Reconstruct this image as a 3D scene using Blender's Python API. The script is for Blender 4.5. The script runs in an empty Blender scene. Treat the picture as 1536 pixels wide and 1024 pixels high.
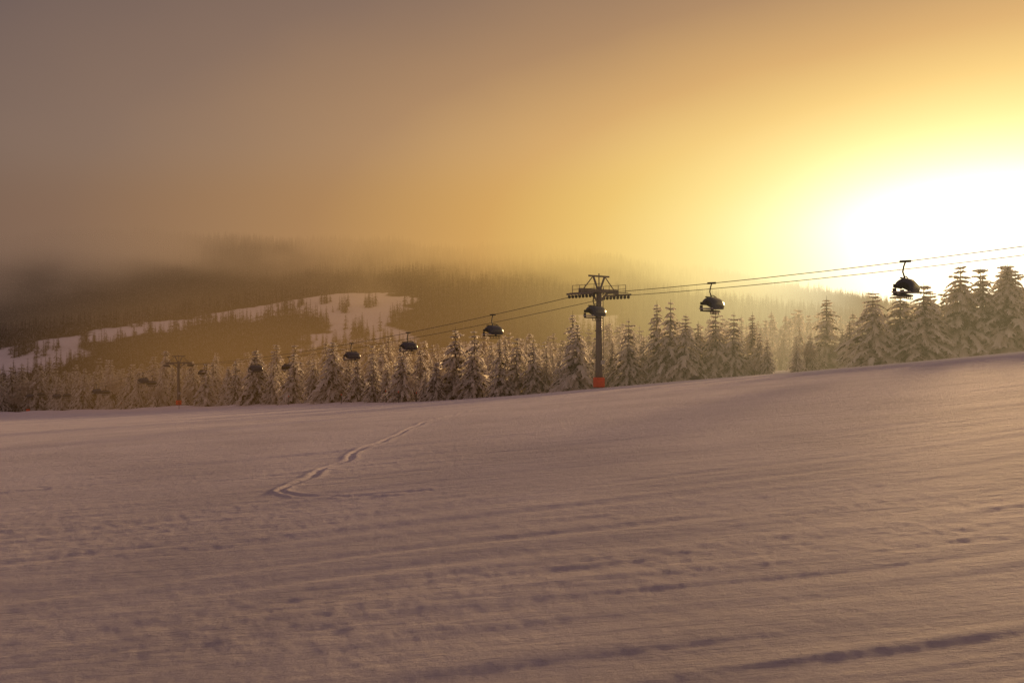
import bpy, math, random
import numpy as np
from mathutils import Vector
random.seed(7)
rng = np.random.default_rng(7)
sc = bpy.context.scene
D = bpy.data
sc.view_settings.view_transform = 'Standard'
sc.view_settings.look = 'None'
sc.view_settings.exposure = 0

SUN_AZ = math.radians(29.4)
SUN_EL = math.radians(6.4)

# ---------------------------------------------------------------- helpers
TAB = rng.random((256, 256))
def vnoise(x, y, s=0):
    x = np.asarray(x, float) + s * 17.31; y = np.asarray(y, float) + s * 9.77
    xi = np.floor(x).astype(np.int64); yi = np.floor(y).astype(np.int64)
    fx = x - xi; fy = y - yi
    fx = fx * fx * (3 - 2 * fx); fy = fy * fy * (3 - 2 * fy)
    a = TAB[xi & 255, yi & 255]; b = TAB[(xi + 1) & 255, yi & 255]
    c = TAB[xi & 255, (yi + 1) & 255]; d = TAB[(xi + 1) & 255, (yi + 1) & 255]
    return (a * (1 - fx) + b * fx) * (1 - fy) + (c * (1 - fx) + d * fx) * fy - 0.5
def fbm(x, y, o=4, s=0):
    r = 0; a = 1.0; f = 1.0
    for i in range(o):
        r = r + a * vnoise(x * f, y * f, s + i * 3); a *= 0.5; f *= 2.03
    return r
def sstep(a, b, x):
    t = np.clip((x - a) / (b - a), 0, 1); return t * t * (3 - 2 * t)

def obj_from(name, verts, faces, mats, midx=None, smooth=False):
    me = D.meshes.new(name)
    me.from_pydata([tuple(v) for v in verts], [], [tuple(f) for f in faces])
    for m in mats: me.materials.append(m)
    if midx is not None: me.polygons.foreach_set('material_index', np.array(midx, dtype=np.int32))
    if smooth: me.polygons.foreach_set('use_smooth', np.ones(len(me.polygons), dtype=bool))
    me.update()
    o = D.objects.new(name, me); sc.collection.objects.link(o)
    return o
def empty(name, loc=(0, 0, 0), rotz=0):
    e = D.objects.new(name, None); e.location = loc; e.rotation_euler = (0, 0, rotz)
    e.empty_display_size = 0.5
    sc.collection.objects.link(e); return e

def N(nt, typ, **kw):
    n = nt.nodes.new(typ)
    for k, v in kw.items(): setattr(n, k, v)
    return n
def math_node(nt, op, a, b=None, c=None, clamp=False):
    n = nt.nodes.new('ShaderNodeMath'); n.operation = op; n.use_clamp = clamp
    for i, v in enumerate((a, b, c)):
        if v is None: continue
        if isinstance(v, (int, float)): n.inputs[i].default_value = v
        else: nt.links.new(v, n.inputs[i])
    return n.outputs[0]
def lin(c):
    r = []
    for v in c:
        v /= 255.0
        r.append(v / 12.92 if v <= 0.04045 else ((v + 0.055) / 1.055) ** 2.4)
    return (*r, 1.0)

# ---------------------------------------------------------------- misty sky brightness by direction
KUP = 2.7; KDN = 1.2; EL0 = 0.112
stops = [(0, (255, 250, 225)), (.12, (255, 245, 198)), (.2, (254, 238, 162)), (.3, (252, 224, 136)), (.42, (236, 195, 110)),
         (.55, (212, 164, 95)), (.75, (172, 131, 88)), (1.0, (135, 106, 85)), (1.25, (105, 86, 80)), (1.7, (122, 99, 98))]
def sky_group(name, detailed):
    g = D.node_groups.new(name, 'ShaderNodeTree')
    g.interface.new_socket('Vector', in_out='INPUT', socket_type='NodeSocketVector')
    g.interface.new_socket('Color', in_out='OUTPUT', socket_type='NodeSocketColor')
    gi = g.nodes.new('NodeGroupInput'); go = g.nodes.new('NodeGroupOutput')
    nrm = N(g, 'ShaderNodeVectorMath', operation='NORMALIZE'); g.links.new(gi.outputs[0], nrm.inputs[0])
    sp = N(g, 'ShaderNodeSeparateXYZ'); g.links.new(nrm.outputs[0], sp.inputs[0])
    az = math_node(g, 'ARCTAN2', sp.outputs[0], sp.outputs[1])
    el = math_node(g, 'ARCSINE', sp.outputs[2])
    da = math_node(g, 'SUBTRACT', az, SUN_AZ)
    de0 = math_node(g, 'SUBTRACT', el, EL0)
    up = math_node(g, 'GREATER_THAN', de0, 0.0)
    k = math_node(g, 'MULTIPLY_ADD', up, KUP - KDN, KDN)
    de = math_node(g, 'MULTIPLY', de0, k)
    d2 = math_node(g, 'ADD', math_node(g, 'MULTIPLY', da, da), math_node(g, 'MULTIPLY', de, de))
    d = math_node(g, 'SQRT', d2)
    if detailed:
        nz = N(g, 'ShaderNodeTexNoise'); nz.inputs['Scale'].default_value = 2.6; nz.inputs['Detail'].default_value = 3
        mp = N(g, 'ShaderNodeMapping'); mp.inputs['Scale'].default_value = (1, 1, 1.8)
        g.links.new(nrm.outputs[0], mp.inputs[0]); g.links.new(mp.outputs[0], nz.inputs['Vector'])
        nn = math_node(g, 'MULTIPLY', math_node(g, 'SUBTRACT', nz.outputs[0], 0.5), math_node(g, 'MULTIPLY', d, 0.16))
        d = math_node(g, 'ADD', d, nn)
    fac = math_node(g, 'DIVIDE', d, 1.7)
    rp = N(g, 'ShaderNodeValToRGB'); g.links.new(fac, rp.inputs[0])
    els = rp.color_ramp.elements
    while len(els) > 1: els.remove(els[-1])
    els[0].position = 0; els[0].color = lin(stops[0][1])
    for p, c in stops[1:]:
        e = els.new(p / 1.7); e.color = lin(c)
    core = math_node(g, 'EXPONENT', math_node(g, 'MULTIPLY', d2, -1 / (0.175 ** 2)))
    cc = N(g, 'ShaderNodeVectorMath', operation='SCALE'); cc.inputs[0].default_value = (1.6, 1.45, 1.2)
    g.links.new(core, cc.inputs['Scale'])
    ad = N(g, 'ShaderNodeVectorMath', operation='ADD')
    g.links.new(rp.outputs[0], ad.inputs[0]); g.links.new(cc.outputs[0], ad.inputs[1])
    g.links.new(ad.outputs[0], go.inputs[0])
    return g
g_sky = sky_group('misty_sky_colour', True)
g_mist = sky_group('mist_glow', False)  # sky and sun glow, used as emission colour inside the mist
def mist_glow(x, y, z):
    a = math.atan2(x, y); e = math.asin(z / math.sqrt(x * x + y * y + z * z))
    q = e - EL0; q *= KUP if q > 0 else KDN
    dd_ = math.hypot(a - SUN_AZ, q)
    ps = [s[0] for s in stops]; cs = [lin(s[1]) for s in stops]
    return tuple(float(np.interp(dd_, ps, [c[i] for c in cs])) for i in range(3))

# ---------------------------------------------------------------- world
w = D.worlds.new('World'); sc.world = w; w.use_nodes = True
nt = w.node_tree; nt.nodes.clear()
out = N(nt, 'ShaderNodeOutputWorld')
sky = N(nt, 'ShaderNodeTexSky', sky_type='NISHITA'); sky.sun_disc = False
sky.sun_elevation = SUN_EL; sky.sun_rotation = SUN_AZ; sky.altitude = 1200; sky.dust_density = 3
b1 = N(nt, 'ShaderNodeBackground'); b1.inputs[1].default_value = 0.01; nt.links.new(sky.outputs[0], b1.inputs[0])
tc = N(nt, 'ShaderNodeTexCoord'); gg = N(nt, 'ShaderNodeGroup'); gg.node_tree = g_sky
nt.links.new(tc.outputs['Generated'], gg.inputs[0])
b2 = N(nt, 'ShaderNodeBackground'); b2.inputs[1].default_value = 0.97; nt.links.new(gg.outputs[0], b2.inputs[0])
ads = N(nt, 'ShaderNodeAddShader'); nt.links.new(b1.outputs[0], ads.inputs[0]); nt.links.new(b2.outputs[0], ads.inputs[1])
nt.links.new(ads.outputs[0], out.inputs[0])

sl = D.lights.new('sun', 'SUN'); sl.energy = 5.0; sl.angle = math.radians(3.0); sl.color = (1.0, 0.62, 0.28)
so = D.objects.new('sun', sl); sc.collection.objects.link(so)
sdir = Vector((math.sin(SUN_AZ) * math.cos(SUN_EL), math.cos(SUN_AZ) * math.cos(SUN_EL), math.sin(SUN_EL)))
so.rotation_euler = sdir.to_track_quat('Z', 'Y').to_euler(); so.location = (60, 100, 60)

# ---------------------------------------------------------------- camera
cam = D.cameras.new('camera'); cam.lens = 30; cam.sensor_width = 36; cam.clip_end = 6000; cam.clip_start = 0.1
co = D.objects.new('camera', cam); sc.collection.objects.link(co)
co.location = (0, 0, 0); co.rotation_euler = (math.radians(90), 0, 0); sc.camera = co

# ---------------------------------------------------------------- materials
def principled(name, col, rough=0.6, metal=0.0, noise=None, bump=0.0):
    m = D.materials.new(name); m.use_nodes = True; t = m.node_tree
    b = t.nodes['Principled BSDF']; b.inputs['Base Color'].default_value = (*col, 1)
    b.inputs['Roughness'].default_value = rough; b.inputs['Metallic'].default_value = metal
    if noise:
        n = N(t, 'ShaderNodeTexNoise'); n.inputs['Scale'].default_value = noise; n.inputs['Detail'].default_value = 4
        tcn = N(t, 'ShaderNodeTexCoord'); t.links.new(tcn.outputs['Object'], n.inputs['Vector'])
        mx = N(t, 'ShaderNodeMix', data_type='RGBA'); mx.inputs[6].default_value = (*[c * 0.7 for c in col], 1)
        mx.inputs[7].default_value = (*[min(1, c * 1.25) for c in col], 1)
        t.links.new(n.outputs[0], mx.inputs[0]); t.links.new(mx.outputs[2], b.inputs['Base Color'])
        if bump:
            bp = N(t, 'ShaderNodeBump'); bp.inputs['Strength'].default_value = bump; bp.inputs['Distance'].default_value = 0.02
            t.links.new(n.outputs[0], bp.inputs['Height']); t.links.new(bp.outputs[0], b.inputs['Normal'])
    return m

def foliage(name, c1, c2, transl=0.4):
    m = D.materials.new(name); m.use_nodes = True; t = m.node_tree; t.nodes.clear()
    o = N(t, 'ShaderNodeOutputMaterial'); tcn = N(t, 'ShaderNodeTexCoord')
    n = N(t, 'ShaderNodeTexNoise'); n.inputs['Scale'].default_value = 9; n.inputs['Detail'].default_value = 2
    t.links.new(tcn.outputs['Object'], n.inputs['Vector'])
    r = N(t, 'ShaderNodeValToRGB'); r.color_ramp.elements[0].position = 0.35; r.color_ramp.elements[1].position = 0.65
    r.color_ramp.elements[0].color = (*c1, 1); r.color_ramp.elements[1].color = (*c2, 1)
    t.links.new(n.outputs[0], r.inputs[0])
    df = N(t, 'ShaderNodeBsdfDiffuse'); t.links.new(r.outputs[0], df.inputs[0])
    if transl <= 0:
        t.links.new(df.outputs[0], o.inputs[0]); return m
    tr = N(t, 'ShaderNodeBsdfTranslucent'); mx = N(t, 'ShaderNodeMixShader')
    mx.inputs[0].default_value = transl
    t.links.new(r.outputs[0], tr.inputs[0])
    t.links.new(df.outputs[0], mx.inputs[1]); t.links.new(tr.outputs[0], mx.inputs[2]); t.links.new(mx.outputs[0], o.inputs[0])
    return m
m_needle = foliage('fir_needles', (0.04, 0.03, 0.014), (0.11, 0.08, 0.038), 0.3)
m_rime = foliage('snow_on_boughs', (0.82, 0.77, 0.70), (0.93, 0.90, 0.85), 0.65)
m_twig = foliage('frosted_twigs', (0.5, 0.43, 0.36), (0.8, 0.75, 0.68), 0.55)
m_bark = principled('bark', (0.07, 0.05, 0.035), 0.9, noise=20)
m_far = foliage('far_fir_needles', (0.03, 0.025, 0.016), (0.065, 0.052, 0.034), 0)
m_farsn = foliage('far_rime', (0.35, 0.3, 0.27), (0.65, 0.6, 0.56), 0.4)

def snow_material(name, hill=False):
    m = D.materials.new(name); m.use_nodes = True; t = m.node_tree; b = t.nodes['Principled BSDF']
    b.inputs['Roughness'].default_value = 0.8
    b.inputs['Specular IOR Level'].default_value = 0.1
    geo = N(t, 'ShaderNodeNewGeometry')
    n0 = N(t, 'ShaderNodeTexNoise'); n0.inputs['Scale'].default_value = 0.35; n0.inputs['Detail'].default_value = 6
    t.links.new(geo.outputs['Position'], n0.inputs['Vector'])
    r = N(t, 'ShaderNodeValToRGB')
    lo, hi = ((0.74, 0.70, 0.75, 1), (0.84, 0.80, 0.85, 1)) if hill else ((0.68, 0.62, 0.66, 1), (0.84, 0.77, 0.81, 1))
    r.color_ramp.elements[0].color = lo; r.color_ramp.elements[1].color = hi
    r.color_ramp.elements[0].position = 0.3; r.color_ramp.elements[1].position = 0.7
    t.links.new(n0.outputs[0], r.inputs[0])
    if hill:
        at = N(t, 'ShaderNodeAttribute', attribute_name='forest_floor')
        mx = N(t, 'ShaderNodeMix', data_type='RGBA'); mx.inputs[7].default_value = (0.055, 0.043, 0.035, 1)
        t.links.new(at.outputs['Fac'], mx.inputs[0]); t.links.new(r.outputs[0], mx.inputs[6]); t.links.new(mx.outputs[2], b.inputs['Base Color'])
        return m
    t.links.new(r.outputs[0], b.inputs['Base Color'])
    mp1 = N(t, 'ShaderNodeMapping'); mp1.inputs['Rotation'].default_value = (0, 0, math.radians(-17)); mp1.inputs['Scale'].default_value = (0.3, 2.6, 1)
    t.links.new(geo.outputs['Position'], mp1.inputs[0])
    n1 = N(t, 'ShaderNodeTexNoise'); n1.inputs['Scale'].default_value = 1.9; n1.inputs['Detail'].default_value = 8; n1.inputs['Roughness'].default_value = 0.7
    t.links.new(mp1.outputs[0], n1.inputs['Vector'])
    n2 = N(t, 'ShaderNodeTexNoise'); n2.inputs['Scale'].default_value = 8; n2.inputs['Detail'].default_value = 9; n2.inputs['Roughness'].default_value = 0.72
    t.links.new(geo.outputs['Position'], n2.inputs['Vector'])
    bp1 = N(t, 'ShaderNodeBump'); bp1.inputs['Strength'].default_value = 0.9; bp1.inputs['Distance'].default_value = 0.11
    bp2 = N(t, 'ShaderNodeBump'); bp2.inputs['Strength'].default_value = 0.95; bp2.inputs['Distance'].default_value = 0.045
    t.links.new(n1.outputs[0], bp1.inputs['Height']); t.links.new(n2.outputs[0], bp2.inputs['Height'])
    t.links.new(bp1.outputs[0], bp2.inputs['Normal']); t.links.new(bp2.outputs[0], b.inputs['Normal'])
    return m
m_snow = snow_material('snow')

# ---------------------------------------------------------------- terrain
def ground_z(x, y):
    x = np.asarray(x, float); y = np.asarray(y, float)
    xc = 160 * np.tanh(x / 160.0) * (x > 0) + x * (x <= 0)
    f = 0.0725 * xc + 0.0275 * np.sqrt(xc * xc + 225) - 0.0275 * 15
    yy = np.maximum(y, -60)
    k_ = 6.0
    a_, b_, y0 = 0.013, 0.0450, 24.0
    gy = -a_ * yy - b_ * k_ * np.log1p(np.exp(np.clip((yy - y0) / k_, -50, 50)))
    gy = np.where((yy - y0) / k_ > 49, -a_ * yy - b_ * (yy - y0), gy)
    gy = gy + sstep(110, 300, yy) * (yy - 110) * 0.005
    z = -1.75 + f + gy
    r = np.sqrt(x * x + y * y)
    z = z + fbm(x / 30, y / 30, 2, 2) * 0.36 * sstep(12, 60, r)
    z = z + 0.8 * np.exp(-((y - (132 - 1.05 * x)) / 7.0) ** 2) * sstep(-18, -45, x) * (0.5 + 1.2 * vnoise(x / 14, y / 14, 33))
    z = z - sstep(420, 620, y) * 45
    return z
def track(x, y, pts, wdt, dep):
    x = np.asarray(x); best = np.full(x.shape, 1e9)
    for (x0, y0), (x1, y1) in zip(pts[:-1], pts[1:]):
        dx, dy = x1 - x0, y1 - y0
        t = np.clip(((x - x0) * dx + (y - y0) * dy) / (dx * dx + dy * dy), 0, 1)
        best = np.minimum(best, np.hypot(x - x0 - t * dx, y - y0 - t * dy))
    return dep * (np.exp(-((best - wdt * 1.3) / wdt) ** 2) * 0.9 - np.exp(-(best / wdt) ** 2))
def micro(x, y):
    r = np.hypot(x, y)
    fade = 1 - sstep(60, 140, r)
    a = math.radians(17); u = x * math.cos(a) + y * math.sin(a); v = -x * math.sin(a) + y * math.cos(a)
    wv = fbm(x / 8, y / 8, 2, 30) * 0.9
    s1 = fbm(u / 4.2, (v + wv) / 0.24, 3, 5) * 0.017
    s2 = fbm(u / 12, (v + wv) / 1.1, 2, 9) * 0.018 * (0.3 + 0.7 * sstep(6, 18, r))
    patch = sstep(0.0, 0.4, fbm(x / 5.5, y / 1.8, 3, 40))
    s3 = fbm(x / 0.12, y / 0.12, 3, 12) * 0.006 * (0.6 + 1.0 * patch)
    z = (s1 + s2 + s3) * fade
    wob = fbm(x / 1.2, y / 1.2, 2, 50) * 0.2
    z = z + track(x + wob, y, [(-3.3, 12.4), (-3.35, 13.6), (-3.2, 15.5), (-3.2, 18), (-2.9, 22), (-2.7, 28), (-1.5, 36)], 0.08, 0.022)
    z = z + track(x + wob, y, [(-3.3, 12.4), (-2.9, 11.9), (-2.2, 11.5), (-1.2, 11.6)], 0.06, 0.014)
    z = z + track(x + wob, y, [(-8.4, 14.5), (-7.9, 15.2), (-7.2, 16.6), (-5.5, 20)], 0.07, 0.010)
    return z

angs = np.concatenate([np.linspace(-180, -42, 70)[:-1], np.linspace(-42, 42, 860), np.linspace(42, 180, 70)[1:]])
rad = np.concatenate([[0.6, 1.2, 1.8, 2.4], np.geomspace(2.8, 700, 760)])
A, R = np.meshgrid(np.radians(angs), rad)
X = R * np.sin(A); Y = R * np.cos(A)
Z = ground_z(X, Y) + micro(X, Y)
nr, na = X.shape
verts = np.stack([X.ravel(), Y.ravel(), Z.ravel()], 1)
ii, jj = np.meshgrid(np.arange(nr - 1), np.arange(na - 1), indexing='ij')
q = np.stack([(ii * na + jj), (ii * na + jj + 1), ((ii + 1) * na + jj + 1), ((ii + 1) * na + jj)], -1).reshape(-1, 4)
q = q[:, ::-1]
def fast_mesh(name, verts, q, mats):
    me = D.meshes.new(name); me.vertices.add(len(verts)); me.vertices.foreach_set('co', verts.astype(np.float32).ravel())
    me.loops.add(q.size); me.loops.foreach_set('vertex_index', q.astype(np.int32).ravel())
    me.polygons.add(len(q)); me.polygons.foreach_set('loop_start', np.arange(0, q.size, q.shape[1], dtype=np.int32))
    me.update(calc_edges=True)
    me.polygons.foreach_set('use_smooth', np.ones(len(q), dtype=bool))
    for m in mats: me.materials.append(m)
    me.validate(); o = D.objects.new(name, me); sc.collection.objects.link(o); return o
fast_mesh('snow_slope', verts, q, [m_snow])

FIELDS = [
 [(-413, 855), (-366, 905), (-300, 966), (-258, 1007), (-216, 1032), (-157, 1043), (-112, 1000), (-107, 929), (-136, 878), (-98, 848), (-81, 811), (-198, 796), (-191, 848), (-192, 886), (-248, 930), (-308, 888), (-350, 840), (-398, 800)],
 [(-490, 778), (-427, 822), (-395, 815), (-370, 762), (-420, 690), (-500, 680)],
 [(59, 935), (116, 917), (101, 848), (62, 859)],
 [(-60, 800), (20, 790), (15, 755), (-70, 760)],
]
def in_poly(x, y, P):
    ins = np.zeros(x.shape, bool); n = len(P)
    for i in range(n):
        x0, y0 = P[i]; x1, y1 = P[(i + 1) % n]
        if y0 == y1: continue
        c = ((y0 > y) != (y1 > y)) & (x < (x1 - x0) * (y - y0) / (y1 - y0) + x0)
        ins ^= c
    return ins
def is_field(x, y):
    jx = x + fbm(x / 25, y / 25, 3, 80) * 22; jy = y + fbm(x / 25, y / 25, 3, 90) * 34
    f = np.zeros(x.shape, bool)
    for P in FIELDS: f |= in_poly(jx, jy, P)
    return f

# hills
RX = [-2500, -900, -548, -197, 96, 272, 389, 520, 640, 2500]
RZ = [178, 174, 171, 160, 149, 125, 104, 75, 45, 20]
CX = [-2000, -700, -520, -430, -366, -300, -258, -216, -157, -100, 0, 200, 400, 2000]
CZ = [-10, -10, -2, 12, 27, 43, 53, 60, 62, 57, 58, 50, 15, 5]
def hill_z(x, y):
    x = np.asarray(x, float); y = np.asarray(y, float)
    Rr = np.interp(x, RX, RZ) + fbm(x / 140, x * 0 + 3, 3, 60) * 14
    s = -60 + 0.275 * (y - 600) + fbm(x / 160, y / 160, 3, 70) * 7
    c = np.interp(x, CX, CZ)
    kk = 6.0
    z = np.minimum(s, c) - kk * np.log(1 + np.exp(-np.abs(s - c) / kk)) + 2
    b = sstep(1060, 1500, y)
    z = z * (1 - b) + Rr * b
    z = z + fbm(x / 90, y / 70, 3, 75) * 14 * sstep(1080, 1200, y)
    z = z - np.maximum(y - 1560, 0) * 0.25
    return z
hx = np.linspace(-1900, 1700, 720); hy = np.linspace(560, 1900, 320)
HX, HY = np.meshgrid(hx, hy); HZ = hill_z(HX, HY)
hv = np.stack([HX.ravel(), HY.ravel(), HZ.ravel()], 1)
nn_ = len(hx); ii, jj = np.meshgrid(np.arange(len(hy) - 1), np.arange(nn_ - 1), indexing='ij')
hq = np.stack([(ii * nn_ + jj), (ii * nn_ + jj + 1), ((ii + 1) * nn_ + jj + 1), ((ii + 1) * nn_ + jj)], -1).reshape(-1, 4)
m_hill = snow_material('hill_ground', True)
ho = fast_mesh('distant_hills', hv, hq, [m_hill])
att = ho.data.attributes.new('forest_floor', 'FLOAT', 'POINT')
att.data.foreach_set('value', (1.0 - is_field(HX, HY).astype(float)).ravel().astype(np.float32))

# ---------------------------------------------------------------- conifers
def make_conifer(seed, levels=30, nb=9, stations=6, width=0.2, far=False, snow=0.6):
    r = random.Random(seed); V = []; F = []; M = []
    def quad(a, b, c, d_, m):
        i = len(V); V.extend([a, b, c, d_]); F.append((i, i + 1, i + 2, i + 3)); M.append(m)
    sides = 6
    prof = [(0, .018), (.3, .013), (.7, .007), (1.0, .001)]
    lx = r.uniform(-.01, .01)
    for (z0, r0), (z1, r1) in zip(prof[:-1], prof[1:]):
        for s in range(sides):
            a0 = s / sides * 6.283; a1 = (s + 1) / sides * 6.283
            quad((r0 * math.cos(a0) + lx * z0, r0 * math.sin(a0), z0), (r0 * math.cos(a1) + lx * z0, r0 * math.sin(a1), z0),
                 (r1 * math.cos(a1) + lx * z1, r1 * math.sin(a1), z1), (r1 * math.cos(a0) + lx * z1, r1 * math.sin(a0), z1), 0)
    ph = r.uniform(0, 6)
    for L in range(levels):
        t = (L + r.uniform(-.3, .3)) / levels
        h = 0.03 + 0.955 * max(0, t) ** 0.95
        Rb = width * ((1 - h) ** 0.72) * (0.92 + 0.14 * math.sin(L * 1.9 + ph)) + 0.010
        n = max(3, int(round(nb * (0.5 + 0.5 * (1 - h)))))
        a00 = r.uniform(0, 6.283)
        for k_ in range(n):
            if r.random() < 0.08: continue
            a = a00 + k_ / n * 6.283 + r.uniform(-.35, .35)
            lean = 1 + 0.12 * math.sin(a * 2 + ph)
            ln = Rb * r.uniform(0.68, 1.18) * lean
            droop = r.uniform(.45, .85) * ln * (1 if h < .85 else 0.3)
            lift = r.uniform(0.0, .2) * ln * (1 if h < .85 else 2.5)
            ca, sa = math.cos(a), math.sin(a)
            def P(s):
                return (ln * s * ca + lx * h, ln * s * sa, h + lift * s - droop * s * s)
            pw = .24 * ln * r.uniform(.8, 1.3) + .006
            for j in range(1, stations + 1):
                s = j / stations; s0 = (j - 1) / stations
                p = P(s); p0 = P(s0)
                wdt = pw * (1.15 - s * .75) * r.uniform(.7, 1.3)
                for side in (-1, 1):
                    tx = -sa * side; ty = ca * side
                    dz = -r.uniform(.15, .9) * wdt
                    f = r.uniform(.35, .9) * wdt
                    ex = p[0] + tx * wdt + ca * f; ey = p[1] + ty * wdt + sa * f; ez = p[2] + dz
                    wd = .45 * wdt
                    m = 2 if r.random() < snow * (.72 + .4 * s) else 1
                    quad(p0, p, (ex, ey, ez), (ex - ca * wd, ey - sa * wd, ez - r.uniform(0, .4) * wdt), m)
                    if r.random() < (.3 if far else .72):
                        q1 = (p0[0] + tx * wdt * .5, p0[1] + ty * wdt * .5, p0[2] - wdt * .1)
                        q2 = (p[0] + tx * wdt * .4, p[1] + ty * wdt * .4, p[2] - wdt * .1)
                        hd = wdt * r.uniform(.4, .95)
                        quad(q1, q2, (q2[0] + r.uniform(-.3, .3) * wdt, q2[1], q2[2] - hd), (q1[0], q1[1] + r.uniform(-.3, .3) * wdt, q1[2] - hd * .8), 1 if r.random() < .5 else 2)
                if not far and r.random() < .88:
                    pwid = wdt * .65; up_ = .13 * pw + .004
                    tx, ty = -sa, ca
                    A_ = (p0[0] + tx * pwid, p0[1] + ty * pwid, p0[2] - .003); B_ = (p[0] + tx * pwid, p[1] + ty * pwid, p[2] - .003)
                    C_ = (p[0], p[1], p[2] + up_); D_ = (p0[0], p0[1], p0[2] + up_)
                    E_ = (p[0] - tx * pwid, p[1] - ty * pwid, p[2] - .003); G_ = (p0[0] - tx * pwid, p0[1] - ty * pwid, p0[2] - .003)
                    quad(A_, B_, C_, D_, 2); quad(D_, C_, E_, G_, 2)
    me = D.meshes.new('fir_tree_mesh')
    me.from_pydata(V, [], F)
    for m in ([m_bark, m_far, m_farsn] if far else [m_bark, m_needle, m_rime]): me.materials.append(m)
    me.polygons.foreach_set('material_index', np.array(M, dtype=np.int32)); me.update()
    return me

def make_bush(seed):
    r = random.Random(seed); V = []; F = []; M = []
    def quad(a, b, c, d_, m):
        i = len(V); V.extend([a, b, c, d_]); F.append((i, i + 1, i + 2, i + 3)); M.append(m)
    def seg(p, q_, r0, r1, m):
        dv = (Vector(q_) - Vector(p)).normalized(); s = dv.cross(Vector((.3, .5, .8))).normalized(); t = dv.cross(s)
        for k_ in range(3):
            a0 = k_ * 2.094; a1 = (k_ + 1) * 2.094
            o0 = s * math.cos(a0) + t * math.sin(a0); o1 = s * math.cos(a1) + t * math.sin(a1)
            quad(tuple(Vector(p) + o0 * r0), tuple(Vector(p) + o1 * r0), tuple(Vector(q_) + o1 * r1), tuple(Vector(q_) + o0 * r1), m)
    def grow(p, dv, ln, rd, lev):
        q_ = Vector(p) + dv * ln
        seg(p, q_, rd, rd * .65, 0 if lev < 2 else 1)
        if lev >= 5: return
        for k_ in range(3 if lev < 4 else 4):
            nd = (dv + Vector((r.uniform(-1, 1), r.uniform(-1, 1), r.uniform(-.35, .75))) * .75).normalized()
            grow(Vector(p) + dv * ln * r.uniform(.55, 1), nd, ln * r.uniform(.6, .85), rd * .6, lev + 1)
    for s in range(3):
        grow((0, 0, 0), Vector((r.uniform(-.4, .4), r.uniform(-.4, .4), 1)).normalized(), .3, .016, 0)
    me = D.meshes.new('frosted_bush_mesh'); me.from_pydata([tuple(v) for v in V], [], F)
    me.materials.append(m_bark); me.materials.append(m_twig)
    me.polygons.foreach_set('material_index', np.array(M, dtype=np.int32)); me.update(); return me

conifers = [make_conifer(s, levels=random.Random(s).randint(20, 27), width=wd, snow=sn) for s, wd, sn in
            [(1, .29, .9), (2, .26, .8), (3, .33, .92), (4, .22, .8), (5, .31, .82), (6, .27, .92)]]
fars = [make_conifer(s, levels=12, nb=5, stations=2, width=wd, far=True, snow=.5) for s, wd in [(21, .22), (22, .26), (23, .19)]]
bushes = [make_bush(3), make_bush(9)]

FRONT = [(55.1, 95, 9.3, 2), (57.5, 99, 9.6, 4), (54.4, 99, 9.9, 0), (50.9, 97, 10.0, 2), (51.5, 101, 8, 1), (46.3, 96, 8.4, 0), (44.6, 98, 8.1, 4), (41.5, 98, 8.1, 2),
 (60, 93, 9.5, 2), (65, 92, 10, 4), (53.0, 96, 8.6, 5), (48.6, 99, 7.6, 2), (56.6, 96, 9.0, 5), (58.4, 101, 10.2, 0), (43.0, 101, 6.2, 4),
 (41.2, 104, 5.5, 1), (41.3, 112, 9.0, 3), (37.7, 108, 4.5, 5), (34.7, 104, 3.2, 0), (43.5, 106, 6.5, 5),
 (32, 110, 5.3, 0), (31.8, 113, 7.9, 3), (28.8, 111, 7.9, 1), (26.7, 112, 8.8, 0), (24.9, 114, 7.4, 5), (22.6, 111, 8.2, 2), (20.7, 112, 10.2, 1), (19.4, 114, 10.4, 3),
 (18.2, 118, 6.5, 5), (15.4, 113, 8.4, 1), (13.6, 116, 6.2, 3), (12.0, 121, 7.2, 0), (8.6, 113, 8.4, 2), (6.8, 119, 5.5, 5), (5, 124, 5.0, 4), (3.1, 124, 7.7, 1), (0.7, 126, 8.4, 0),
 (-1.8, 125, 7.7, 3), (-5.7, 130, 9.3, 1), (-8.9, 134, 10, 5), (-11.7, 132, 5.5, 4), (-13.7, 135, 4.2, 2), (-18.2, 143, 8.5, 0), (-22, 150, 6, 1), (-24.7, 152, 7.8, 3),
 (-29, 160, 7, 4), (-34.8, 166, 10.5, 2), (-40.7, 175, 8, 1), (-45.6, 178, 9.5, 0), (-52, 186, 8, 5), (-56.9, 190, 10.8, 4), (-65.3, 202, 9.5, 3), (-77.8, 217, 10, 0), (-71, 214, 8.5, 2)]
for (x, y, h, v) in FRONT:
    o = D.objects.new('snowy_fir_tree', conifers[v]); sc.collection.objects.link(o)
    h *= 1.08 if x > 0 else 1.16
    wf = 1.35 if x > 38 else 1.18
    o.location = (x, y, float(ground_z(x, y)) - 0.15); o.rotation_euler = (0, 0, random.uniform(0, 6.28))
    o.scale = (h * wf * random.uniform(.95, 1.12), h * wf * random.uniform(.95, 1.12), h)
for (x, y, h, v) in [(36.5, 106, 4.6, 0), (6.2, 122, 6.0, 1), (-15.5, 138, 5.5, 0), (30.4, 107, 2.5, 1), (-90, 236, 7, 1), (-104, 250, 8, 0)]:
    o = D.objects.new('frosted_deciduous_tree', bushes[v]); sc.collection.objects.link(o)
    o.location = (x, y, float(ground_z(x, y)) - 0.1); o.rotation_euler = (0, 0, random.uniform(0, 6.28)); o.scale = (h, h, h)

def Yb(x):
    x = np.asarray(x, float)
    return np.where(x < 10, np.minimum(128 - 1.214 * x, 382), 116 - .42 * (x - 10))

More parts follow.
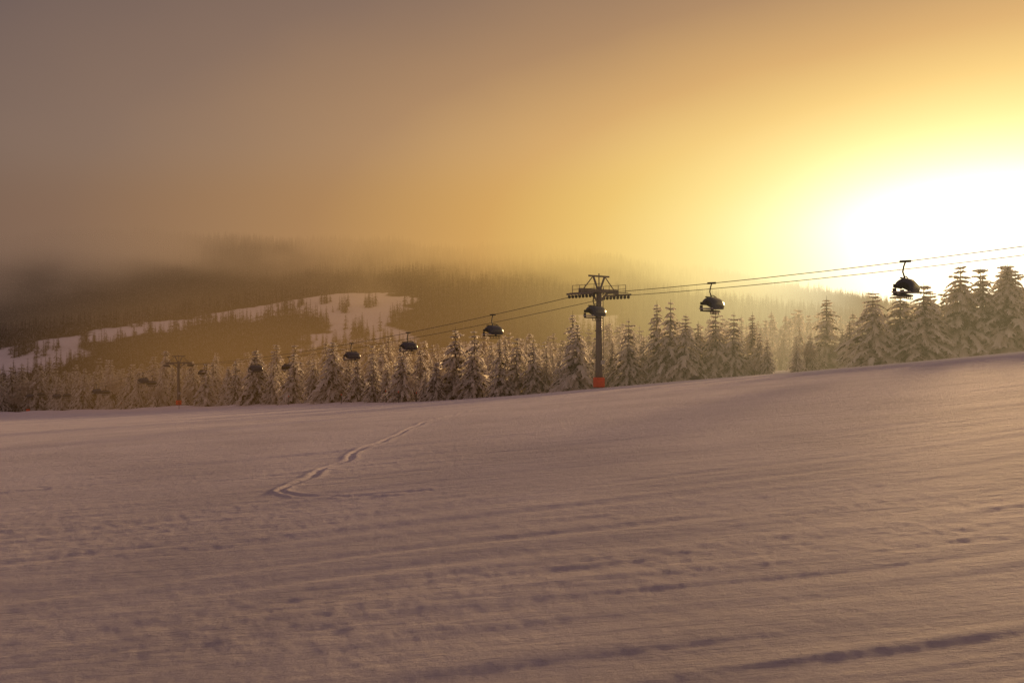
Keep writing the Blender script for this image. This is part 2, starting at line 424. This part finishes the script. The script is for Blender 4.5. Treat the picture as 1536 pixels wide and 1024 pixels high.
def scatter(name, parent, meshes, pts):
    idx = rng.integers(0, len(meshes), len(pts))
    for k_, me in enumerate(meshes):
        P = pts[idx == k_]
        if not len(P): continue
        n = len(P); a = rng.uniform(0, 6.283, n); s = P[:, 3] / 2 ;
        vs = np.zeros((n, 4, 3))
        for c in range(4):
            aa = a + c * math.pi / 2 + math.pi / 4
            vs[:, c, 0] = P[:, 0] + np.cos(aa) * s * math.sqrt(2); vs[:, c, 1] = P[:, 1] + np.sin(aa) * s * math.sqrt(2); vs[:, c, 2] = P[:, 2]
        o = fast_mesh(name + '_spots', vs.reshape(-1, 3), np.arange(n * 4).reshape(n, 4), [])
        o.parent = parent; o.instance_type = 'FACES'; o.use_instance_faces_scale = True; o.instance_faces_scale = 1.0
        o.show_instancer_for_render = False; o.show_instancer_for_viewport = False
        t = D.objects.new(name + '_tree', me); sc.collection.objects.link(t); t.parent = o

cand = []
rr = random.Random(5)
gx = np.arange(-420, 330, 5.9)
for x in gx:
    y = float(Yb(x)) + 4
    while y < 480:
        px = x + rr.uniform(-2.9, 2.9); py = y + rr.uniform(-2.6, 2.6)
        if abs(px) < .70 * py + 15:
            h = (9.2 + max(0, (min(py, 400) - 140)) * .040) * (rr.uniform(.5, 1.0) + (0.35 if rr.random() < .22 else 0))
            if px > 10 and py < 200: h *= .82
            if x > 33 and x < 60 and py < 125: h *= .8
            cand.append((px, py, h))
        y += 5.4 + (y - 100) * .014
C = np.array(cand)
Zc = ground_z(C[:, 0], C[:, 1]) - .2
pts = np.column_stack([C[:, 0], C[:, 1], Zc, C[:, 2]])
fe = empty('conifer_forest')
isb = rng.random(len(pts)) < .14
bp_ = pts[isb].copy(); bp_[:, 3] *= .75
scatter('forest', fe, conifers, pts[~isb]); scatter('forest_frosted', fe, bushes, bp_)

n = 52000
px = rng.uniform(-1250, 950, n); py = rng.uniform(640, 1620, n)
keep = (np.abs(px) < .66 * py + 20)
fld = is_field(px, py)
cl = np.zeros(n, bool)
for cx_, cy_, r_ in [(-183, 945, 9), (-160, 962, 8), (-122, 912, 9), (-215, 985, 7), (-380, 870, 8), (-440, 770, 9), (-418, 768, 8), (-330, 920, 7), (-240, 965, 6), (-150, 840, 9), (-120, 825, 7)]:
    cl |= ((px - cx_) ** 2 + ((py - cy_) * .5) ** 2) < r_ ** 2
keep &= (~fld) | cl | (rng.random(n) < .012)
px, py = px[keep], py[keep]
hh = rng.uniform(9, 22, len(px))
hz = hill_z(px, py) - .5
fe2 = empty('distant_hill_forest')
scatter('hill_forest', fe2, fars, np.column_stack([px, py, hz, hh]))
print('hill trees', len(px), 'forest', len(pts))

# ---------------------------------------------------------------- mist
me_ = empty('mist')
def mist(cx, cy, cz, rx, ry, rz, dens, col, rot=0):
    """soft-edged fog body, glowing by its own emission: density falls to zero at the surface of the ellipsoid"""
    m = D.materials.new('glowing_low_mist'); m.use_nodes = True; t = m.node_tree; t.nodes.clear()
    o = N(t, 'ShaderNodeOutputMaterial'); tcn = N(t, 'ShaderNodeTexCoord')
    ln = N(t, 'ShaderNodeVectorMath', operation='DOT_PRODUCT')
    t.links.new(tcn.outputs['Object'], ln.inputs[0]); t.links.new(tcn.outputs['Object'], ln.inputs[1])
    inv = math_node(t, 'SUBTRACT', 1.0, ln.outputs['Value'], clamp=True)
    dn = math_node(t, 'MULTIPLY', math_node(t, 'MULTIPLY', inv, inv), dens)
    ab = N(t, 'ShaderNodeVolumeAbsorption'); ab.inputs[0].default_value = (0, 0, 0, 1); t.links.new(dn, ab.inputs[1])
    em = N(t, 'ShaderNodeEmission'); em.inputs[0].default_value = (*col, 1); t.links.new(dn, em.inputs[1])  # emission paints in the light that real mist would scatter
    a = N(t, 'ShaderNodeAddShader'); t.links.new(ab.outputs[0], a.inputs[0]); t.links.new(em.outputs[0], a.inputs[1])
    t.links.new(a.outputs[0], o.inputs['Volume']); m.cycles.volume_step_rate = 1.0
    nu, nv = 32, 16; V = []; F = []
    for j in range(nv + 1):
        th = math.pi * j / nv
        for i in range(nu):
            p = 2 * math.pi * i / nu
            V.append((math.sin(th) * math.cos(p), math.sin(th) * math.sin(p), math.cos(th)))
    for j in range(nv):
        for i in range(nu):
            F.append((j * nu + i, (j + 1) * nu + i, (j + 1) * nu + (i + 1) % nu, j * nu + (i + 1) % nu))
    ob = obj_from('glowing_mist_bank', V, F, [m]); ob.parent = me_; ob.location = (cx, cy, cz); ob.rotation_euler = (0, 0, rot); ob.scale = (rx, ry, rz)
mist(74, 116, 2, 86, 85, 38, .0052, (1.25, .92, .44))  # added golden veil: emission imitates sun glare over the right-hand trees
c = mist_glow(-20, 220, 0)
mist(-45, 225, -8, 260, 90, 40, .0014, (c[0] * 1.25, c[1] * 1.05, c[2] * .85), rot=math.atan2(.772, -.636))  # emission warmer than the sky, painting golden haze along the left treeline

def prism(name, poly, z0, z1, mat):
    n = len(poly); V = [(x, y, z0) for x, y in poly] + [(x, y, z1) for x, y in poly]
    F = [tuple(range(n))[::-1], tuple(range(n, 2 * n))] + [(i, (i + 1) % n, n + (i + 1) % n, n + i) for i in range(n)]
    return obj_from(name, V, F, [mat])
m = D.materials.new('glowing_hill_mist'); m.use_nodes = True; t = m.node_tree; t.nodes.clear()
o = N(t, 'ShaderNodeOutputMaterial'); geo = N(t, 'ShaderNodeNewGeometry')
gn = N(t, 'ShaderNodeGroup'); gn.node_tree = g_mist; t.links.new(geo.outputs['Position'], gn.inputs[0])
s = N(t, 'ShaderNodeSeparateXYZ'); t.links.new(geo.outputs['Position'], s.inputs[0])
mpz = N(t, 'ShaderNodeMapping'); mpz.inputs['Scale'].default_value = (.0055, .003, .011); t.links.new(geo.outputs['Position'], mpz.inputs[0])
nzz = N(t, 'ShaderNodeTexNoise'); nzz.inputs['Scale'].default_value = 1.0; nzz.inputs['Detail'].default_value = 3
t.links.new(mpz.outputs[0], nzz.inputs['Vector'])
zz = math_node(t, 'MULTIPLY_ADD', math_node(t, 'SUBTRACT', nzz.outputs[0], .5), 230.0, s.outputs[2])
def smap(v, a, b, lo, hi):
    mr = N(t, 'ShaderNodeMapRange', interpolation_type='SMOOTHSTEP'); t.links.new(v, mr.inputs[0])
    for i, q_ in enumerate((a, b, lo, hi)): mr.inputs[i + 1].default_value = q_
    return mr.outputs[0]
cloud = smap(zz, 62, 155, 0, 0.0060)
cloud = math_node(t, 'MULTIPLY', cloud, smap(s.outputs[1], 820, 1080, 0, 1))
cloud = math_node(t, 'MULTIPLY', cloud, smap(s.outputs[2], 165, 245, 1, 0))
rat = math_node(t, 'DIVIDE', s.outputs[0], s.outputs[1])
base = math_node(t, 'MULTIPLY', smap(rat, -.25, .3, .00036, .0015), smap(s.outputs[2], 60, 180, 1, 0))
dens = math_node(t, 'MULTIPLY', math_node(t, 'ADD', cloud, base), smap(rat, .26, .43, 1, 0))
ab = N(t, 'ShaderNodeVolumeAbsorption'); ab.inputs[0].default_value = (0, 0, 0, 1); t.links.new(dens, ab.inputs[1])
em = N(t, 'ShaderNodeEmission'); t.links.new(gn.outputs[0], em.inputs[0]); t.links.new(dens, em.inputs[1])  # mist glows in the sky colour, standing in for scattered sunlight
a = N(t, 'ShaderNodeAddShader'); t.links.new(ab.outputs[0], a.inputs[0]); t.links.new(em.outputs[0], a.inputs[1])
t.links.new(a.outputs[0], o.inputs['Volume'])
m.cycles.volume_step_rate = 0.8
hm = prism('glowing_hill_mist', [(-1500, 600), (258, 600), (800, 1860), (-1500, 1860)], -70, 248, m); hm.parent = me_

# ---------------------------------------------------------------- ski lift
m_steel = principled('frosted_galvanised_steel', (0.2, 0.17, 0.15), 0.6, 0.2, noise=6)
m_dark = principled('dark_rubber', (0.03, 0.03, 0.032), 0.7, noise=12)
m_pad = principled('orange_red_padding', (0.75, 0.07, 0.02), 0.6, noise=4)
m_cable = principled('steel_cable', (0.05, 0.045, 0.04), 0.5, 0.3, noise=10)
m_bub = principled('tinted_bubble', (0.035, 0.04, 0.075), 0.25, noise=3)
m_shell = principled('pale_chair_shell', (0.45, 0.43, 0.42), 0.5, noise=8)
m_conc = principled('concrete', (0.3, 0.28, 0.26), 0.9, noise=5, bump=.4)

class B:
    def __init__(s): s.V = []; s.F = []
    def beam(s, p, q_, w_, h_=None, w2=None, h2=None):
        h_ = h_ or w_; w2 = w2 or w_; h2 = h2 or h_
        p = Vector(p); q_ = Vector(q_); d_ = (q_ - p).normalized()
        upv = Vector((0, 0, 1)) if abs(d_.z) < .95 else Vector((0, 1, 0))
        a = d_.cross(upv).normalized(); b = a.cross(d_).normalized(); i = len(s.V)
        for c, ww, hh_ in ((p, w_, h_), (q_, w2, h2)):
            for sx, sy in ((-1, -1), (1, -1), (1, 1), (-1, 1)): s.V.append(tuple(c + a * sx * ww / 2 + b * sy * hh_ / 2))
        s.F += [(i, i + 3, i + 2, i + 1), (i + 4, i + 5, i + 6, i + 7)] + [(i + k_, i + (k_ + 1) % 4, i + 4 + (k_ + 1) % 4, i + 4 + k_) for k_ in range(4)]
    def tube(s, pts, rs, n=8, cap=True):
        if not isinstance(rs, (list, tuple)): rs = [rs] * len(pts)
        i0 = len(s.V); pts = [Vector(p) for p in pts]
        for j, p in enumerate(pts):
            d_ = (pts[min(j + 1, len(pts) - 1)] - pts[max(j - 1, 0)]).normalized()
            upv = Vector((0, 0, 1)) if abs(d_.z) < .9 else Vector((0, 1, 0))
            a = d_.cross(upv).normalized(); b = a.cross(d_).normalized()
            for k_ in range(n):
                t = k_ / n * 6.28318; s.V.append(tuple(p + a * math.cos(t) * rs[j] + b * math.sin(t) * rs[j]))
        for j in range(len(pts) - 1):
            for k_ in range(n):
                s.F.append((i0 + j * n + k_, i0 + j * n + (k_ + 1) % n, i0 + (j + 1) * n + (k_ + 1) % n, i0 + (j + 1) * n + k_))
        if cap:
            s.F.append(tuple(i0 + k_ for k_ in range(n))[::-1]); s.F.append(tuple(i0 + (len(pts) - 1) * n + k_ for k_ in range(n)))
    def obj(s, name, mat, parent, smooth=False):
        o = obj_from(name, s.V, s.F, [mat], smooth=smooth); o.parent = parent; return o

def tower(x, y, cable_z, dirv):
    gz = float(ground_z(x, y)); H = cable_z - gz
    rot = math.atan2(dirv[1], dirv[0]) - math.pi / 2
    e = empty('ski_lift_tower', (x, y, gz), rot)
    b = B(); b.tube([(0, 0, -1), (0, 0, H * .5), (0, 0, H + 1.0)], [.48, .40, .32], 14); b.obj('pylon_shaft', m_steel, e, True)
    b = B()
    for z in (H * .33, H * .62): b.tube([(0, 0, z - .08), (0, 0, z + .08)], .52, 14)
    b.obj('shaft_flanges', m_steel, e)
    b = B(); b.tube([(0, 0, -1.2), (0, 0, .12)], .95, 16); b.obj('foundation', m_conc, e)
    b = B(); b.tube([(0, 0, .125), (0, 0, .2), (0, 0, 1.25), (0, 0, 1.35)], [.66, .72, .72, .62], 18); b.obj('safety_padding', m_pad, e, False)
    b = B()
    b.beam((-3.3, 0, H + .55), (3.3, 0, H + .55), .38, .45)
    b.beam((-1.6, 0, H + .4), (0, 0, H - .9), .2); b.beam((1.6, 0, H + .4), (0, 0, H - .9), .2)
    for sx in (-1, 1):
        b.beam((sx * .25, 0, H + .8), (sx * .95, 0, H + 2.25), .18)
        b.beam((sx * 2.6, 0, H + .78), (sx * 1.15, 0, H + 2.2), .09)
    b.beam((-1.75, 0, H + 2.35), (1.75, 0, H + 2.35), .2)
    b.beam((0, 0, H + .9), (0, 0, H + 2.7), .1)
    b.obj('cross_arm', m_steel, e)
    b = B(); wv = B()
    for sx in (-3, 3):
        b.beam((sx + .28 * (1 if sx > 0 else -1), -2.3, H + .12), (sx + .28 * (1 if sx > 0 else -1), 2.3, H + .12), .1, .22)
        b.beam((sx, -.2, H + .35), (sx, .2, H + .35), .6, .25)
        for kk in range(8):
            yy = -2.1 + kk * .6
            wv.tube([(sx - .06, yy, H - .21), (sx + .06, yy, H - .21)], .2, 12)
            b.beam((sx + .2 * (1 if sx > 0 else -1), yy, H - .21), (sx + .2 * (1 if sx > 0 else -1), yy, H + .1), .06)
        s_ = 1 if sx > 0 else -1
        b.beam((sx - s_ * .65, -2.5, H + .3), (sx - s_ * .65, 2.5, H + .3), .5, .06)
        for zz in (.75, 1.25): b.beam((sx - s_ * .9, -2.5, H + zz), (sx - s_ * .9, 2.5, H + zz), .05)
        for yy in (-2.5, -1.25, 0.3, 1.25, 2.5): b.beam((sx - s_ * .9, yy, H + .3), (sx - s_ * .9, yy, H + 1.25), .05)
    b.obj('sheave_frames_and_catwalks', m_steel, e); wv.obj('sheave_wheels', m_dark, e)
    b = B()
    for sx in (-.2, .2): b.beam((sx, -.62, 1.8), (sx, -.5, H + .9), .05)
    z = 2.0
    while z < H + .8: b.beam((-.2, -.6, z), (.2, -.6, z), .03); z += .35
    b.obj('ladder', m_steel, e)
    b = B(); b.beam((-.35, -.66, 3.2), (.35, -.66, 3.2), .04, .5); b.obj('number_plate', m_shell, e)

Tn = [(108.7, -14.0, 19.6), (10.7, 105.0, 5.66), (-87.5, 224.0, -6.2), (-198.5, 350.0, -19.6), (-300, 465, -31)]
SAG = [3.2, 1.8, 2.6, 3.0]
side = Vector((.772, .636))
def seg_dir(i):
    a, b_ = Tn[i], Tn[i + 1]; return Vector((b_[0] - a[0], b_[1] - a[1])).normalized()
for i in range(4):
    dv = seg_dir(max(0, i - 1)) if i else seg_dir(0)
    tower(Tn[i][0], Tn[i][1], Tn[i][2], dv)
def cable_pt(i, t, s):
    a, b_ = Tn[i], Tn[i + 1]
    return Vector((a[0] + (b_[0] - a[0]) * t + side.x * 3 * s, a[1] + (b_[1] - a[1]) * t + side.y * 3 * s,
                   a[2] + (b_[2] - a[2]) * t - SAG[i] * 4 * t * (1 - t)))
ce = empty('ski_lift_cable')
for s in (-1, 1):
    b = B(); pts_ = []
    for i in range(4):
        for k_ in range(24): pts_.append(cable_pt(i, k_ / 24, s))
    b.tube(pts_, .038, 6); b.obj('haul_rope', m_cable, ce, True)

def chair_meshes():
    parts = {}
    b = B(); b.beam((0, -.45, .02), (0, .45, .02), .16, .2)
    b.tube([(0, 0, -.05), (0, -.12, -.4), (0, -.2, -.85), (0, -.1, -1.2), (0, -.05, -1.4)], .07, 8)
    b.beam((-1.25, -.05, -1.45), (1.25, -.05, -1.45), .12)
    b.tube([(0, -.05, -1.25), (-.6, -.05, -1.25), (-1.2, -.05, -1.42)], .05, 6)
    parts['hanger'] = (b, m_dark, False)
    b = B(); n = 14; W = 1.36; prof = []
    for k_ in range(n + 1):
        a = math.radians(-35 + 190 * k_ / n)
        prof.append((.15 + .8 * math.cos(a), -2.25 + .78 * math.sin(a)))
    xs = [-W, -W * .95, -W * .8, -W * .4, W * .4, W * .8, W * .95, W]; sc_ = [.6, .83, .96, 1.02, 1.02, .96, .83, .6]
    for xx, s in zip(xs, sc_):
        for (yy, zz) in prof: b.V.append((xx, .15 + (yy - .15) * s, -2.4 + (zz + 2.4) * s))
    m_ = n + 1
    for i in range(len(xs) - 1):
        for j in range(n): b.F.append((i * m_ + j, i * m_ + j + 1, (i + 1) * m_ + j + 1, (i + 1) * m_ + j))
    b.F.append(tuple(range(m_))); b.F.append(tuple(range((len(xs) - 1) * m_, len(xs) * m_))[::-1])
    parts['bubble'] = (b, m_bub, True)
    b = B(); b.beam((-1.3, -.6, -2.1), (1.3, -.6, -2.1), .1, .3); b.beam((-1.25, -.1, -2.86), (1.25, -.1, -2.86), .9, .13)
    b.beam((-1.25, -.56, -2.3), (-1.25, -.5, -2.9), .08, .3); b.beam((1.25, -.56, -2.3), (1.25, -.5, -2.9), .08, .3)
    parts['seat'] = (b, m_dark, False)
    b = B(); b.beam((-1.33, -.02, -2.62), (1.33, -.02, -2.62), 1.5, .1); parts['shell_rim'] = (b, m_shell, False)
    b = B(); b.beam((-1.0, .35, -3.2), (1.0, .35, -3.2), .07)
    for xx in (-.9, -.3, .3, .9): b.beam((xx, .3, -2.9), (xx, .35, -3.2), .05)
    parts['footrest'] = (b, m_dark, False)
    return parts
CP = {k_: (obj_from(k_, v[0].V, v[0].F, [v[1]], smooth=v[2])) for k_, v in chair_meshes().items()}
CM = {k_: o.data for k_, o in CP.items()}
for o in CP.values(): D.objects.remove(o)
def chair(i, t, s, flip=0):
    p = cable_pt(i, t, s); dv = seg_dir(i)
    e = empty('bubble_chairlift_chair', p, math.atan2(dv.y, dv.x) - math.pi / 2 + (math.pi if flip else 0) + math.radians(12))
    for k_, me in CM.items():
        o = D.objects.new(k_, me); sc.collection.objects.link(o); o.parent = e
for t in (1 - .256, 1 - .125, 1 - .0145): chair(0, t, -1, 1)
for t in (.112, .25, .366, .631): chair(1, t, -1, 1)
for t in (.611, .933): chair(1, t, 1, 0)
for t, s in ((.109, -1), (.175, 1), (.368, -1), (.44, 1), (.655, -1), (.72, 1), (.897, -1), (.95, 1)): chair(2, t, s, 1 if s < 0 else 0)

# ---------------------------------------------------------------- small things on the slope edge
def boulder(x, y, s):
    V = []; F = []; n = 10; m_ = 6; r = random.Random(2)
    for j in range(m_):
        ph = j / (m_ - 1) * math.pi / 2
        for i in range(n):
            a = i / n * 6.283; rr_ = s * (1 + r.uniform(-.22, .22))
            V.append((rr_ * math.cos(a) * math.cos(ph) * 1.2, rr_ * math.sin(a) * math.cos(ph), rr_ * .75 * math.sin(ph) - .1))
    for j in range(m_ - 1):
        for i in range(n): F.append((j * n + i, j * n + (i + 1) % n, (j + 1) * n + (i + 1) % n, (j + 1) * n + i))
    o = obj_from('boulder', V, F, [principled('rock', (.06, .05, .045), .9, noise=4, bump=.5)]); o.location = (x, y, float(ground_z(x, y)) + .1)
boulder(22.8, 106, .6)
for (x, y, h) in [(-18.5, 139, 1.6), (-21.0, 142, 1.8), (-30, 150, 1.5), (-80, 205, 1.8), (-15, 134, 1.3), (-44, 168, 1.6), (-120, 262, 1.8)]:
    b = B(); e = empty('piste_marker_pole', (x, y, float(ground_z(x, y)))); b.tube([(0, 0, -.2), (0, 0, h)], .05, 6); b.obj('pole', m_dark, e)
    b = B(); b.tube([(0, 0, h + .002), (0, 0, h + .3)], .08, 8); b.obj('cap', m_pad, e)
